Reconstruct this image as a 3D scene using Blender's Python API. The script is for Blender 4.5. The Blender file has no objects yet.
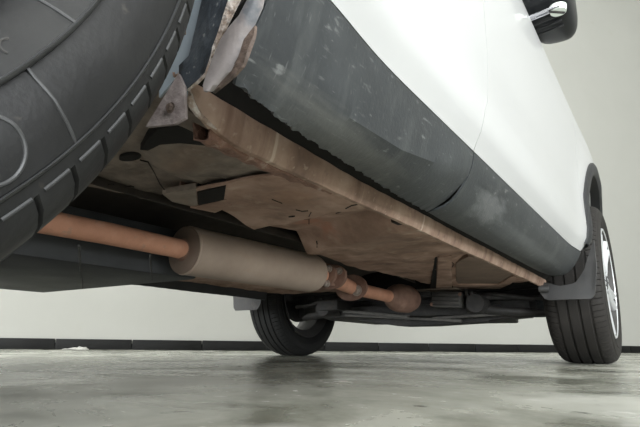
import bpy, bmesh, math, random
import numpy as np
from mathutils import Matrix, Vector
random.seed(4); rng = np.random.default_rng(4)
PI = math.pi
scene = bpy.context.scene
COL = scene.collection

# ---------------------------------------------------------------- camera
F_PX, PITCH, YAW, ROLL = 521.4, 0.2449, 0.5875, 0.0115
CAM = Vector((1.1134, -2.6063, 0.0688))
fwd = Vector((-math.sin(YAW)*math.cos(PITCH), math.cos(YAW)*math.cos(PITCH), math.sin(PITCH)))
rgt = Vector((math.cos(YAW), math.sin(YAW), 0)); upv = rgt.cross(fwd)
r2 = rgt*math.cos(ROLL)+upv*math.sin(ROLL); u2 = -rgt*math.sin(ROLL)+upv*math.cos(ROLL)
cd = bpy.data.cameras.new('camera'); cd.sensor_width = 36; cd.lens = F_PX/640*36; cd.clip_start = 0.01
co = bpy.data.objects.new('camera', cd); COL.objects.link(co)
co.matrix_world = Matrix(((r2.x,u2.x,-fwd.x,CAM.x),(r2.y,u2.y,-fwd.y,CAM.y),(r2.z,u2.z,-fwd.z,CAM.z),(0,0,0,1)))
scene.camera = co
def at(u, v, x=None, y=None, z=None):
    """photo pixel -> point on the plane of the surface that the thing lies in"""
    d = fwd + r2*((u-320)/F_PX) + u2*((213.5-v)/F_PX)
    if x is not None: t = (x-CAM.x)/d.x
    elif y is not None: t = (y-CAM.y)/d.y
    else: t = (z-CAM.z)/d.z
    return CAM + d*t

# ---------------------------------------------------------------- world, lights, exposure
w = bpy.data.worlds.new('daylight'); scene.world = w; w.use_nodes = True
w.node_tree.nodes['Background'].inputs[0].default_value = (0.86, 0.93, 1.0, 1)
w.node_tree.nodes['Background'].inputs[1].default_value = 1.0
# the room lies askew to the car: WD runs along the back wall, WN points out of it into the room
WA = math.radians(55.0); WO = Vector((-3.4, -0.43, 0))
WD = Vector((math.cos(WA), math.sin(WA), 0)); WN = Vector((math.sin(WA), -math.cos(WA), 0))
def room(s, t, z=0.0): return WO + WD*s + WN*t + Vector((0,0,z))
S0, S1, T1, HC = -5.0, 10.5, 10.0, 6.0
def area(name, s, t, z, sx, sy, direction, power, color):
    l = bpy.data.lights.new(name, 'AREA'); l.shape = 'RECTANGLE'; l.size = sx; l.size_y = sy; l.energy = power; l.color = color
    o = bpy.data.objects.new(name, l); COL.objects.link(o)
    zq = -direction.normalized(); xq = WD; yq = zq.cross(xq)
    p = room(s, t, z)
    o.matrix_world = Matrix(((xq.x,yq.x,zq.x,p.x),(xq.y,yq.y,zq.y,p.y),(xq.z,yq.z,zq.z,p.z),(0,0,0,1)))
    return o
# daylight through the open roller door in the wall behind the camera
area('door_daylight', 1.5, T1-0.05, 1.9, 8.0, 3.6, -WN, 470, (0.95, 0.98, 1.0))
# added fill light at an unseen end-wall opening, to brighten the underbody
o_ = area('side_fill_light', S0+0.05, 5.5, 1.75, 7.0, 3.3, -WN, 500, (0.96, 0.98, 1.0))
o_.matrix_world = Matrix.Translation(room(S0+0.05, 5.5, 1.75)) @ Matrix.Rotation(WA-PI/2, 4, 'Z') @ Matrix.Rotation(PI/2, 4, 'X')
CEIL_LAMPS = [(s, t) for s in (-2.2, 1.2, 4.6, 8.0) for t in (5.2, 8.2)]
CEIL_STRENGTH = 5.0
scene.view_settings.view_transform = 'Standard'; scene.view_settings.look = 'None'
scene.view_settings.gamma = 1.0; scene.view_settings.use_curve_mapping = False
scene.view_settings.exposure = 0.8

# ---------------------------------------------------------------- helpers
def mat(name, ramp, scale=(1,1,1), nscale=6, detail=8, rough=(0.5,0.7), metal=0.0, bump=0.0, bscale=60, bstretch=None, coat=0.0,
        specks=None, patches=(), spec=0.5, mixrough=True, dist=0.0):
    m = bpy.data.materials.new(name); m.use_nodes = True; nt = m.node_tree; N = nt.nodes; L = nt.links
    b = N['Principled BSDF']; tc = N.new('ShaderNodeTexCoord'); mp = N.new('ShaderNodeMapping'); mp.inputs['Scale'].default_value = scale
    L.new(tc.outputs['Object'], mp.inputs[0])
    n = N.new('ShaderNodeTexNoise'); n.inputs['Scale'].default_value = nscale; n.inputs['Detail'].default_value = detail
    n.inputs['Roughness'].default_value = 0.62; n.inputs['Distortion'].default_value = dist
    L.new(mp.outputs[0], n.inputs['Vector'])
    cr = N.new('ShaderNodeValToRGB'); el = cr.color_ramp.elements
    while len(el) < len(ramp): el.new(0.5)
    for e, (p, c) in zip(el, ramp): e.position = p; e.color = (*c, 1)
    L.new(n.outputs['Fac'], cr.inputs[0]); col = cr.outputs[0]
    def mixin(fac, c):
        nonlocal col
        mx = N.new('ShaderNodeMix'); mx.data_type = 'RGBA'; L.new(fac, mx.inputs[0]); L.new(col, mx.inputs[6]); mx.inputs[7].default_value = (*c, 1)
        col = mx.outputs[2]
    def rampfac(src, a, bb, amount):
        r = N.new('ShaderNodeMapRange'); r.inputs[1].default_value = a; r.inputs[2].default_value = bb; r.inputs[4].default_value = amount
        L.new(src, r.inputs[0]); return r.outputs[0]
    for sp in (specks or []):
        sscale, stretch, lo, hi, amount, c = sp
        mp2 = N.new('ShaderNodeMapping'); mp2.inputs['Scale'].default_value = stretch; mp2.inputs['Location'].default_value = (random.random()*9,)*3
        L.new(tc.outputs['Object'], mp2.inputs[0])
        n2 = N.new('ShaderNodeTexNoise'); n2.inputs['Scale'].default_value = sscale; n2.inputs['Detail'].default_value = 5
        L.new(mp2.outputs[0], n2.inputs['Vector']); mixin(rampfac(n2.outputs['Fac'], lo, hi, amount), c)
    for (ctr, rad, amount, c) in patches:      # local patches of another tone, rust stains among them
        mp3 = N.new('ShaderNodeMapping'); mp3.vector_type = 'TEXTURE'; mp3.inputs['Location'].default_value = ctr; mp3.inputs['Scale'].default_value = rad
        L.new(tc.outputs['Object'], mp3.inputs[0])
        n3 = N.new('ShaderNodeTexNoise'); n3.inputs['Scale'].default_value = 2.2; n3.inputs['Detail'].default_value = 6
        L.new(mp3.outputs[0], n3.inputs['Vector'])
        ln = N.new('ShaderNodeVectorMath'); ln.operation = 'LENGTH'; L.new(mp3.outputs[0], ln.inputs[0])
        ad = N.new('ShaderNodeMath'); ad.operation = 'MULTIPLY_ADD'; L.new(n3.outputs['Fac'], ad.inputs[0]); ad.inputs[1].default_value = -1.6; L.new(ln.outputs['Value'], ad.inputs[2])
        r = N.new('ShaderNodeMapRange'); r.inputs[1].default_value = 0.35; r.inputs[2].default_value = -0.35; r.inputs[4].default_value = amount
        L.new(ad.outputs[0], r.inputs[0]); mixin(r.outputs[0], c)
    L.new(col, b.inputs['Base Color'])
    rr = N.new('ShaderNodeMapRange'); rr.inputs[1].default_value = 0.3; rr.inputs[2].default_value = 0.7
    rr.inputs[3].default_value = rough[0]; rr.inputs[4].default_value = rough[1]; L.new(n.outputs['Fac'], rr.inputs[0]); L.new(rr.outputs[0], b.inputs['Roughness'])
    b.inputs['Metallic'].default_value = metal; b.inputs['Coat Weight'].default_value = coat; b.inputs['Coat Roughness'].default_value = 0.05
    b.inputs['Specular IOR Level'].default_value = spec
    if bump:
        nb = N.new('ShaderNodeTexNoise'); nb.inputs['Scale'].default_value = bscale; nb.inputs['Detail'].default_value = 6
        if bstretch:
            mb = N.new('ShaderNodeMapping'); mb.inputs['Scale'].default_value = bstretch; L.new(tc.outputs['Object'], mb.inputs[0]); L.new(mb.outputs[0], nb.inputs['Vector'])
        else: L.new(tc.outputs['Object'], nb.inputs['Vector'])
        bp = N.new('ShaderNodeBump'); bp.inputs['Strength'].default_value = bump; bp.inputs['Distance'].default_value = 0.01
        L.new(nb.outputs['Fac'], bp.inputs['Height']); L.new(bp.outputs[0], b.inputs['Normal'])
    return m
def emat(name, c, s):
    m = bpy.data.materials.new(name); m.use_nodes = True; b = m.node_tree.nodes['Principled BSDF']
    b.inputs['Base Color'].default_value = (*c, 1); b.inputs['Emission Color'].default_value = (*c, 1); b.inputs['Emission Strength'].default_value = s
    return m
def glass(name, tint, rough=0.02):
    m = bpy.data.materials.new(name); m.use_nodes = True; b = m.node_tree.nodes['Principled BSDF']
    b.inputs['Base Color'].default_value = (*tint, 1); b.inputs['Transmission Weight'].default_value = 1.0; b.inputs['Roughness'].default_value = rough; b.inputs['IOR'].default_value = 1.45
    return m
ROOT = {}
def link(o, parent=None):
    COL.objects.link(o)
    if parent is not None:
        o.parent = parent
        if parent.name in ROOT: o.matrix_parent_inverse = Matrix.Translation(-ROOT[parent.name])
    return o
def fin(name, bm, m, parent=None, smooth=True, angle=35, flip_out=True):
    if flip_out: bmesh.ops.recalc_face_normals(bm, faces=bm.faces)
    if smooth:
        for f in bm.faces: f.smooth = True
        th = math.radians(angle)
        for e in bm.edges:
            if len(e.link_faces) != 2 or e.calc_face_angle(0) > th: e.smooth = False
    me = bpy.data.meshes.new(name); bm.to_mesh(me); bm.free(); me.materials.append(m)
    return link(bpy.data.objects.new(name, me), parent)
def grid(bm, P, close_u=False, close_v=False):
    """P[i][j] -> quads"""
    V = [[bm.verts.new(p) for p in row] for row in P]; nu, nv = len(V), len(V[0])
    for i in range(nu if close_u else nu-1):
        for j in range(nv if close_v else nv-1):
            a, b, c, d = V[i][j], V[(i+1)%nu][j], V[(i+1)%nu][(j+1)%nv], V[i][(j+1)%nv]
            try: bm.faces.new((a, b, c, d))
            except ValueError: pass
    return V
def surf(name, P, m, parent=None, thick=0.0, close_u=False, close_v=False, angle=35, off=-1, nref=None):
    bm = bmesh.new(); grid(bm, P, close_u, close_v)
    bmesh.ops.recalc_face_normals(bm, faces=bm.faces)
    if nref is not None and sum((f.normal*f.calc_area() for f in bm.faces), Vector()).dot(Vector(nref)) < 0: bmesh.ops.reverse_faces(bm, faces=bm.faces)
    o = fin(name, bm, m, parent, angle=angle, flip_out=False)
    if thick:
        s = o.modifiers.new('thickness', 'SOLIDIFY'); s.thickness = thick; s.offset = off
    return o
def box_bm(bm, c, size, rot=None, bev=0.0):
    r = bmesh.ops.create_cube(bm, size=1.0); vs = r['verts']
    M = Matrix.Translation(c) @ (rot if rot else Matrix.Identity(4)) @ Matrix.Diagonal((*size, 1))
    bmesh.ops.transform(bm, matrix=M, verts=vs)
    if bev:
        es = list({e for v in vs for e in v.link_edges})
        bmesh.ops.bevel(bm, geom=es, offset=bev, segments=2, affect='EDGES', profile=0.6)
def box(name, c, size, m, parent=None, rot=None, bev=0.004):
    bm = bmesh.new(); box_bm(bm, Vector(c), size, rot, bev); return fin(name, bm, m, parent)
def boxes(name, L, m, parent=None, bev=0.004):
    bm = bmesh.new()
    for q in L:
        b2 = bmesh.new(); box_bm(b2, Vector(q[0]), q[1], q[2] if len(q) > 2 else None, bev)
        me = bpy.data.meshes.new('tmp'); b2.to_mesh(me); b2.free(); bm.from_mesh(me); bpy.data.meshes.remove(me)
    return fin(name, bm, m, parent)
def prism(name, pts, depth, m, parent=None, bev=0.0):
    """polygon of 3-D points extruded along a vector"""
    bm = bmesh.new(); d = Vector(depth)
    a = [bm.verts.new(p) for p in pts]; b = [bm.verts.new(Vector(p)+d) for p in pts]; n = len(a)
    bm.faces.new(a); bm.faces.new(b[::-1])
    for i in range(n): bm.faces.new((a[i], b[i], b[(i+1)%n], a[(i+1)%n]))
    bmesh.ops.recalc_face_normals(bm, faces=bm.faces)
    if bev: bmesh.ops.bevel(bm, geom=bm.edges[:], offset=bev, segments=2, affect='EDGES', profile=0.6)
    return fin(name, bm, m, parent)
def tube_bm(bm, path, radii, n=20, caps=True, squash=None):
    path = [Vector(p) for p in path]
    if not hasattr(radii, '__len__'): radii = [radii]*len(path)
    rings = []; ref = Vector((0,0,1))
    for i, p in enumerate(path):
        t = (path[min(i+1, len(path)-1)]-path[max(i-1, 0)])
        if t.length < 1e-7: t = prev
        t = t.normalized(); prev = t
        r_ = ref if abs(t.dot(ref)) < 0.9 else Vector((1,0,0))
        a = t.cross(r_).normalized(); b = a.cross(t).normalized()
        rings.append([p + (a*math.cos(2*PI*k/n) + b*math.sin(2*PI*k/n)*(squash or 1))*radii[i] for k in range(n)])
    V = grid(bm, rings, close_v=True)
    if caps: bm.faces.new(V[0][::-1]); bm.faces.new(V[-1])
def tube(name, path, radii, m, parent=None, n=20, caps=True, squash=None, angle=40):
    bm = bmesh.new(); tube_bm(bm, path, radii, n, caps, squash); return fin(name, bm, m, parent, angle=angle)
def hexbolt(name, c, axis, r, h, m, parent):
    c = Vector(c); a = Vector(axis).normalized()
    bm = bmesh.new(); tube_bm(bm, [c, c+a*h*0.25], r*1.35, 16); tube_bm(bm, [c+a*h*0.25, c+a*h*0.9, c+a*h], [r, r, r*0.85], 6)
    return fin(name, bm, m, parent, angle=25)
def lerp(v, xs, ys): return float(np.interp(v, xs, ys))
def root(name, loc, label, cat):
    o = bpy.data.objects.new(name, None); o.location = loc; COL.objects.link(o); ROOT[o.name] = Vector(loc); o.empty_display_size = 0.2
    o['label'] = label; o['category'] = cat; return o

# ---------------------------------------------------------------- materials
M = {}
M['wall'] = mat('painted_plaster', [(0.3,(0.41,0.407,0.372)),(0.7,(0.435,0.432,0.396))], nscale=1.3, rough=(0.75,0.9), bump=0.05, bscale=40,
                specks=[(2.1,(1,1,1),0.67,0.74,0.3,(0.36,0.35,0.29))])
M['floor'] = mat('sealed_concrete', [(0.28,(0.17,0.172,0.132)),(0.42,(0.31,0.312,0.258)),(0.55,(0.45,0.45,0.39)),(0.72,(0.60,0.595,0.54))], scale=(1,1,1), nscale=2.2, detail=13, rough=(0.10,0.40),
                 bump=0.10, bscale=9, specks=[(6,(1,1,1),0.58,0.70,0.65,(0.60,0.59,0.54)),(3.4,(1,1,1),0.53,0.66,0.8,(0.075,0.080,0.058)),(1.3,(1,1,1),0.52,0.62,0.55,(0.11,0.114,0.085)),(26,(1,1,1),0.66,0.72,0.7,(0.66,0.65,0.60)),(19,(1,1,1),0.67,0.73,0.7,(0.06,0.06,0.05))], dist=0.8,
                 patches=[((-0.35,-1.35,0),(0.95,0.95,1),0.55,(0.13,0.133,0.098)),((0.35,-2.15,0),(0.22,0.22,1),0.4,(0.15,0.152,0.115))])  # floor areas darker than the rest
M['tile'] = mat('black_skirting_tile', [(0.3,(0.003,0.003,0.003)),(0.7,(0.009,0.009,0.0085))], nscale=5, rough=(0.45,0.6), bump=0.1, bscale=30, spec=0.3)
M['ceiling'] = mat('white_ceiling', [(0.3,(0.74,0.74,0.72)),(0.7,(0.78,0.78,0.76))], nscale=2, rough=(0.8,0.9))
M['steel'] = mat('galvanised_steel', [(0.3,(0.42,0.43,0.44)),(0.7,(0.55,0.56,0.57))], nscale=9, rough=(0.35,0.5), metal=0.9)
M['paint'] = mat('white_car_paint', [(0.3,(0.53,0.532,0.525)),(0.7,(0.545,0.547,0.54))], nscale=2, rough=(0.28,0.34), coat=0.5)
M['clad'] = mat('grey_moulded_plastic', [(0.3,(0.021,0.0235,0.0255)),(0.55,(0.030,0.0335,0.0355)),(0.75,(0.046,0.050,0.0515))], nscale=7, rough=(0.42,0.58), bump=0.06, bscale=170,
                specks=[(95,(1,0.35,1),0.65,0.73,0.6,(0.17,0.175,0.17)),(16,(0.5,1,0.35),0.58,0.75,0.5,(0.085,0.09,0.087)),(110,(3.0,0.35,1.2),0.64,0.72,0.45,(0.13,0.135,0.13)),(110,(0.4,3.0,0.6),0.64,0.72,0.45,(0.13,0.135,0.13)),(26,(1,2.0,0.5),0.58,0.72,0.3,(0.075,0.08,0.078))],
                patches=[((0.82,-1.53,0.350),(0.05,0.10,0.030),0.38,(0.19,0.195,0.195)),((0.79,-2.12,0.305),(0.06,0.22,0.022),0.5,(0.115,0.115,0.105)),((0.80,-1.1,0.335),(0.05,0.40,0.022),0.4,(0.10,0.105,0.105))])
M['trim'] = mat('charcoal_arch_plastic', [(0.3,(0.014,0.0145,0.0155)),(0.7,(0.022,0.023,0.0245))], nscale=8, rough=(0.45,0.6), bump=0.05, bscale=120)
M['lip'] = mat('scuffed_arch_edge', [(0.3,(0.045,0.054,0.064)),(0.5,(0.075,0.088,0.102)),(0.72,(0.14,0.155,0.17))], nscale=24, rough=(0.4,0.6), bump=0.25, bscale=90,
               specks=[(110,(1,1,1),0.64,0.70,0.7,(0.40,0.40,0.38)),(38,(1,1,1),0.58,0.66,0.6,(0.025,0.024,0.024))])
M['inner'] = mat('pale_inner_wing', [(0.3,(0.27,0.31,0.34)),(0.7,(0.35,0.39,0.42))], nscale=9, rough=(0.35,0.5))
M['torn'] = mat('torn_pale_plastic', [(0.3,(0.16,0.140,0.132)),(0.7,(0.26,0.232,0.222))], nscale=20, rough=(0.5,0.65), bump=0.2, bscale=60,
                specks=[(30,(1,1,1),0.50,0.60,0.8,(0.07,0.082,0.094))])
M['rustedge'] = mat('rusted_bare_edge', [(0.3,(0.18,0.11,0.07)),(0.47,(0.40,0.31,0.25)),(0.6,(0.70,0.64,0.59))], nscale=45, rough=(0.7,0.9), bump=0.5, bscale=160)
M['sill'] = mat('dirty_sill_steel', [(0.34,(0.18,0.112,0.080)),(0.5,(0.31,0.205,0.150)),(0.66,(0.43,0.31,0.235))], scale=(1,1,0.6), nscale=11, rough=(0.65,0.85), bump=0.15, bscale=140,
                specks=[(9,(0.2,7.5,0.2),0.66,0.70,0.65,(0.58,0.47,0.37)),(5,(0.2,3.0,0.2),0.60,0.66,0.7,(0.16,0.088,0.060)),(90,(1,1,1),0.62,0.70,0.5,(0.46,0.36,0.28)),(40,(1,1,1),0.60,0.70,0.5,(0.13,0.08,0.058))])
M['under'] = mat('mud_coated_underbody', [(0.34,(0.20,0.122,0.087)),(0.5,(0.36,0.230,0.171)),(0.66,(0.51,0.348,0.270))], nscale=8, rough=(0.8,0.95), bump=0.3, bscale=55,
                 specks=[(30,(1,1,1),0.56,0.70,0.5,(0.50,0.38,0.29)),(13,(1,1,1),0.58,0.72,0.55,(0.14,0.098,0.074)),(5,(1,0.4,1),0.56,0.70,0.5,(0.22,0.145,0.105))],
                 patches=[((0.42,-1.60,0.33),(0.045,0.09,0.05),0.75,(0.46,0.21,0.135)),((0.55,-1.86,0.33),(0.05,0.05,0.03),0.25,(0.42,0.24,0.15))])
M['rear_under'] = mat('grey_dusty_underbody', [(0.34,(0.105,0.082,0.064)),(0.5,(0.20,0.160,0.128)),(0.66,(0.30,0.248,0.202))], nscale=11, rough=(0.8,0.95), bump=0.3, bscale=60,
                 specks=[(40,(1,1,1),0.58,0.72,0.45,(0.36,0.31,0.26)),(13,(1,1,1),0.58,0.72,0.5,(0.10,0.084,0.070)),(9,(1,1,1),0.6,0.74,0.4,(0.24,0.155,0.105))])
M['flange'] = mat('red_rusted_flange', [(0.3,(0.13,0.068,0.047)),(0.55,(0.24,0.135,0.096)),(0.75,(0.52,0.42,0.35))], nscale=34, rough=(0.75,0.95), bump=0.7, bscale=130)
M['muffler'] = mat('dusty_muffler_steel', [(0.3,(0.36,0.278,0.220)),(0.6,(0.45,0.355,0.285)),(0.8,(0.53,0.43,0.36))], nscale=7, rough=(0.5,0.65), metal=0.1, bump=0.08, bscale=80,
                   specks=[(20,(1,0.3,1),0.58,0.75,0.4,(0.40,0.25,0.17))])
M['cap'] = mat('muffler_end_cap', [(0.3,(0.15,0.108,0.080)),(0.7,(0.215,0.158,0.12))], nscale=12, rough=(0.55,0.7), metal=0.1, bump=0.1, bscale=90)
M['rust'] = mat('orange_brown_rust', [(0.3,(0.52,0.25,0.155)),(0.55,(0.64,0.325,0.21)),(0.75,(0.70,0.40,0.28))], nscale=15, rough=(0.6,0.8), metal=0.05, bump=0.12, bscale=150,
                specks=[(60,(1,1,1),0.6,0.72,0.5,(0.40,0.27,0.20))])
M['rustdark'] = mat('dark_brown_rust', [(0.3,(0.16,0.088,0.062)),(0.55,(0.24,0.14,0.10)),(0.75,(0.34,0.22,0.16))], nscale=22, rough=(0.65,0.85), bump=0.25, bscale=120)
M['bolt'] = mat('dull_bolt', [(0.3,(0.30,0.25,0.21)),(0.7,(0.46,0.41,0.36))], nscale=40, rough=(0.4,0.6), metal=0.4)
M['boltdark'] = mat('dark_rusty_bolt', [(0.35,(0.05,0.035,0.027)),(0.65,(0.13,0.092,0.072))], nscale=90, rough=(0.6,0.8), bump=0.3, bscale=200)
M['tank'] = mat('charcoal_tank_plastic', [(0.3,(0.040,0.043,0.046)),(0.7,(0.064,0.067,0.070))], nscale=10, rough=(0.5,0.65), bump=0.08, bscale=60)
M['black'] = mat('oily_black_metal', [(0.3,(0.018,0.018,0.017)),(0.55,(0.038,0.036,0.034)),(0.75,(0.085,0.078,0.070))], nscale=22, rough=(0.5,0.75), bump=0.25, bscale=90)
M['void'] = mat('undercoat_and_shade', [(0.3,(0.012,0.011,0.010)),(0.7,(0.024,0.022,0.020))], nscale=9, rough=(0.85,0.95), bump=0.1, bscale=60, spec=0.2)  # near-black for undercoated parts and for painted shade
M['tunnel'] = mat('dim_dusty_tunnel', [(0.3,(0.045,0.038,0.032)),(0.7,(0.085,0.073,0.062))], nscale=7, rough=(0.85,0.95), bump=0.15, bscale=50, spec=0.2)
M['pocket'] = mat('dark_mud_panel', [(0.3,(0.17,0.118,0.088)),(0.7,(0.25,0.18,0.138))], nscale=14, rough=(0.8,0.95), bump=0.2, bscale=70)
M['seam_edge'] = mat('bare_seam_edge', [(0.35,(0.30,0.22,0.17)),(0.6,(0.60,0.51,0.43))], nscale=30, rough=(0.7,0.9))
M['tyre'] = mat('tyre_rubber', [(0.3,(0.006,0.006,0.0063)),(0.6,(0.0095,0.0095,0.0098)),(0.8,(0.016,0.016,0.0155))], nscale=9, rough=(0.42,0.58), bump=0.06, bscale=200, spec=0.4,
                specks=[(14,(1,1,1),0.56,0.75,0.4,(0.026,0.0255,0.024)),(70,(1,1,1),0.68,0.74,0.4,(0.07,0.06,0.05))])
M['tyre_ring'] = mat('worn_tyre_rib', [(0.3,(0.030,0.0305,0.031)),(0.7,(0.045,0.0455,0.046))], nscale=30, rough=(0.38,0.5))
M['tyre_brown'] = mat('dusty_tyre_rubber', [(0.3,(0.016,0.0145,0.013)),(0.6,(0.025,0.0225,0.020)),(0.8,(0.038,0.034,0.030))], nscale=9, rough=(0.6,0.8), bump=0.06, bscale=200, spec=0.3)
M['tyre_black'] = mat('dark_tyre_rubber', [(0.3,(0.010,0.010,0.010)),(0.7,(0.018,0.018,0.017))], nscale=9, rough=(0.6,0.8), bump=0.06, bscale=200, spec=0.3)
M['alloy'] = mat('silver_alloy', [(0.3,(0.62,0.63,0.64)),(0.7,(0.70,0.71,0.72))], nscale=9, rough=(0.30,0.40), metal=0.45)
M['rimdark'] = mat('brake_dusted_rim', [(0.3,(0.045,0.043,0.041)),(0.7,(0.075,0.072,0.068))], nscale=15, rough=(0.5,0.7), metal=0.3)
M['mirror_black'] = mat('gloss_black_shell', [(0.3,(0.010,0.011,0.013)),(0.7,(0.016,0.017,0.019))], nscale=5, rough=(0.30,0.38), spec=0.25)
M['chrome'] = mat('chrome_strip', [(0.3,(0.62,0.62,0.68)),(0.7,(0.70,0.70,0.75))], nscale=5, rough=(0.12,0.2), metal=0.9)
M['lens'] = mat('pale_lamp_lens', [(0.3,(0.74,0.80,0.74)),(0.7,(0.80,0.85,0.79))], nscale=5, rough=(0.15,0.25))
M['mudflap'] = mat('grey_rubber_flap', [(0.3,(0.032,0.032,0.032)),(0.6,(0.050,0.049,0.048)),(0.8,(0.080,0.077,0.072))], nscale=9, rough=(0.5,0.65), bump=0.05, bscale=90,
                   specks=[(10,(1,1,1),0.58,0.7,0.4,(0.10,0.09,0.078))])
M['glass'] = glass('tinted_window', (0.25,0.29,0.28))
M['scrap'] = mat('crumpled_white_film', [(0.3,(0.55,0.54,0.50)),(0.7,(0.75,0.74,0.70))], nscale=20, rough=(0.4,0.6))
M['lamp'] = emat('lamp_diffuser', (1.0, 0.985, 0.95), CEIL_STRENGTH)
M['shutter'] = mat('grey_shutter_steel', [(0.3,(0.30,0.31,0.31)),(0.7,(0.36,0.37,0.37))], nscale=5, rough=(0.4,0.55), metal=0.3)

# ================================================================ the room
def quad_slab(name, pts, depth, m):
    o = prism(name, pts, depth, m); o['kind'] = 'structure'; return o
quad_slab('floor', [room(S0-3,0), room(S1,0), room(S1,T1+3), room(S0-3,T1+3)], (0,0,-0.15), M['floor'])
quad_slab('ceiling', [room(S0,0,HC), room(S1,0,HC), room(S1,T1,HC), room(S0,T1,HC)], (0,0,0.12), M['ceiling'])
quad_slab('wall_back', [room(S0,0,0), room(S1,0,0), room(S1,0,HC), room(S0,0,HC)], -WN*0.2, M['wall'])
quad_slab('wall_left', [room(S0,0,0), room(S0,1.9,0), room(S0,1.9,3.5), room(S0,9.1,3.5), room(S0,9.1,0), room(S0,T1,0), room(S0,T1,HC), room(S0,0,HC)], -WD*0.2, M['wall'])  # opening added to go with the side fill light
quad_slab('wall_right', [room(S1,0,0), room(S1,T1,0), room(S1,T1,HC), room(S1,0,HC)], WD*0.2, M['wall'])
DO = (-2.6, 5.6, 3.8)     # the open door in the front wall
quad_slab('wall_front', [room(S0,T1,0), room(DO[0],T1,0), room(DO[0],T1,DO[2]), room(DO[1],T1,DO[2]), room(DO[1],T1,0), room(S1,T1,0), room(S1,T1,HC), room(S0,T1,HC)], WN*0.2, M['wall'])
# black skirting tiles on the back wall, each its own piece
TL, TH = 0.60, 0.086
bb = prism('baseboard_back', [room(S0,0.001,0.0), room(S1,0.001,0.0), room(S1,0.001,TH*0.62), room(S0,0.001,TH*0.62)], WN*0.006, M['tile']); bb['kind'] = 'structure'
bm = bmesh.new(); box_bm(bm, Vector((TL/2-0.003,0.007,TH/2)), (TL-0.008,0.012,TH-0.001), None, 0.003)
tile_src = fin('skirting_tile', bm, M['tile'], None); tile_me = tile_src.data; bpy.data.objects.remove(tile_src)
k = 0; s = S0
while s < S1-TL:
    o = bpy.data.objects.new('skirting_tile', tile_me); link(o, bb)
    p = room(s, 0.0, random.choice((0.0, 0.001, 0.002))); a = WA + random.uniform(-0.002, 0.002)
    o.matrix_world = Matrix.Translation(p+WN*0.0065) @ Matrix.Rotation(a, 4, 'Z') @ Matrix.Diagonal((1,-1,1,1))
    s += TL
for side, sv, dirn in (('right', S1, -WD),):
    b2 = prism('baseboard_'+side, [room(sv,0.02,0)+dirn*0.001, room(sv,T1-0.02,0)+dirn*0.001, room(sv,T1-0.02,TH)+dirn*0.001, room(sv,0.02,TH)+dirn*0.001], dirn*0.015, M['tile']); b2['kind'] = 'structure'
# ceiling luminaires
lamp_i = 0
for (s, t) in CEIL_LAMPS:
    c = room(s, t, HC)
    r = root('ceiling_light', c, 'long white flat panel lamp on the ceiling', 'ceiling light'); r['group'] = 'panel lamps on the ceiling'
    R4 = Matrix.Rotation(WA, 4, 'Z')
    box('housing', c-Vector((0,0,0.03)), (1.5,0.42,0.058), M['steel'], r, R4, 0.006)
    box('diffuser', c-Vector((0,0,0.064)), (1.44,0.36,0.008), M['lamp'], r, R4, 0.002)
# rolled-up shutter over the open door
c0 = room(DO[0]-0.1, T1-0.22, DO[2]+0.25); c1 = room(DO[1]+0.1, T1-0.22, DO[2]+0.25)
sh = root('roller_shutter', room((DO[0]+DO[1])/2, T1-0.22, DO[2]), 'grey steel shutter rolled up above the open doorway', 'shutter')
tube('shutter_roll', [c0, c1], 0.19, M['shutter'], sh, 24)
for sv in (DO[0]-0.05, DO[1]+0.05):
    box('guide_rail', room(sv, T1-0.05, DO[2]/2), (0.09,0.08,DO[2]-0.01), M['shutter'], sh, Matrix.Rotation(WA,4,'Z'))
# crumpled scrap on the floor by the skirting
def scrap(u, v, w_, h_, label):
    p0 = at(u, v, z=0.0); bm = bmesh.new(); n = 9; V = []
    ax = WD
    for i in range(n):
        for j in range(5):
            a = (i/(n-1)-0.5)*w_; b_ = (j/4-0.5)*0.10
            zz = 0.002 + (max(0, math.sin(i*1.7)*math.cos(j*1.3+i))*h_ if 0 < i < n-1 and 0 < j < 4 else 0.0) + rng.uniform(0,0.003)
            V.append(bm.verts.new(p0 + WD*a + WN*(b_+0.05) + Vector((0,0,zz))))
    for i in range(n-1):
        for j in range(4):
            bm.faces.new((V[i*5+j], V[(i+1)*5+j], V[(i+1)*5+j+1], V[i*5+j+1]))
    o = fin('plastic_scrap', bm, M['scrap'], angle=15)
    sm = o.modifiers.new('thickness','SOLIDIFY'); sm.thickness = 0.0015; sm.offset = 1
    o['label'] = label; o['category'] = 'litter'
scrap(76, 349.5, 0.20, 0.03, 'crumpled white plastic film lying against the black skirting')

# ================================================================ the car
Z0 = -2.7343                    # rear axle
HT = 0.791                      # half track
RW = 0.345                      # wheel radius
car = root('car', (0, Z0/2, 0), 'white car with grey plastic side cladding and rusty underbody', 'car')

# ---- outer skin: half width as a function of length and height
PZ = [0.405, 0.415, 0.448, 0.50, 0.63, 0.74, 0.86, 0.93, 0.98, 1.03, 1.06]
PX = [0.850, 0.854, 0.8780, 0.8840, 0.8760, 0.8845, 0.8925, 0.8925, 0.883, 0.855, 0.83]
def taper(y): return lerp(y, [-3.56,-3.4,-3.2,-2.95,-2.7,-0.15,0.15,0.40,0.60,0.75,0.85], [0.80,0.92,0.965,0.99,1.0,1.0,0.992,0.965,0.91,0.84,0.74])
def flare(y, z):
    f = 0.0
    for yc in (0, Z0):
        d = math.hypot(y-yc, z-RW); f = max(f, math.exp(-((d-0.49)/0.12)**2)*0.012)
    return f
def xs(y, z): return lerp(z, PZ, PX)*taper(y) + flare(y, z)
def zlow(y):
    b = 0.410
    for yc in (0, Z0):
        q = (0.495 if yc == 0 else 0.46)**2-(y-yc)**2
        if q > 0: b = max(b, RW+math.sqrt(q))
    return b
ZT = 1.06
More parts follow.
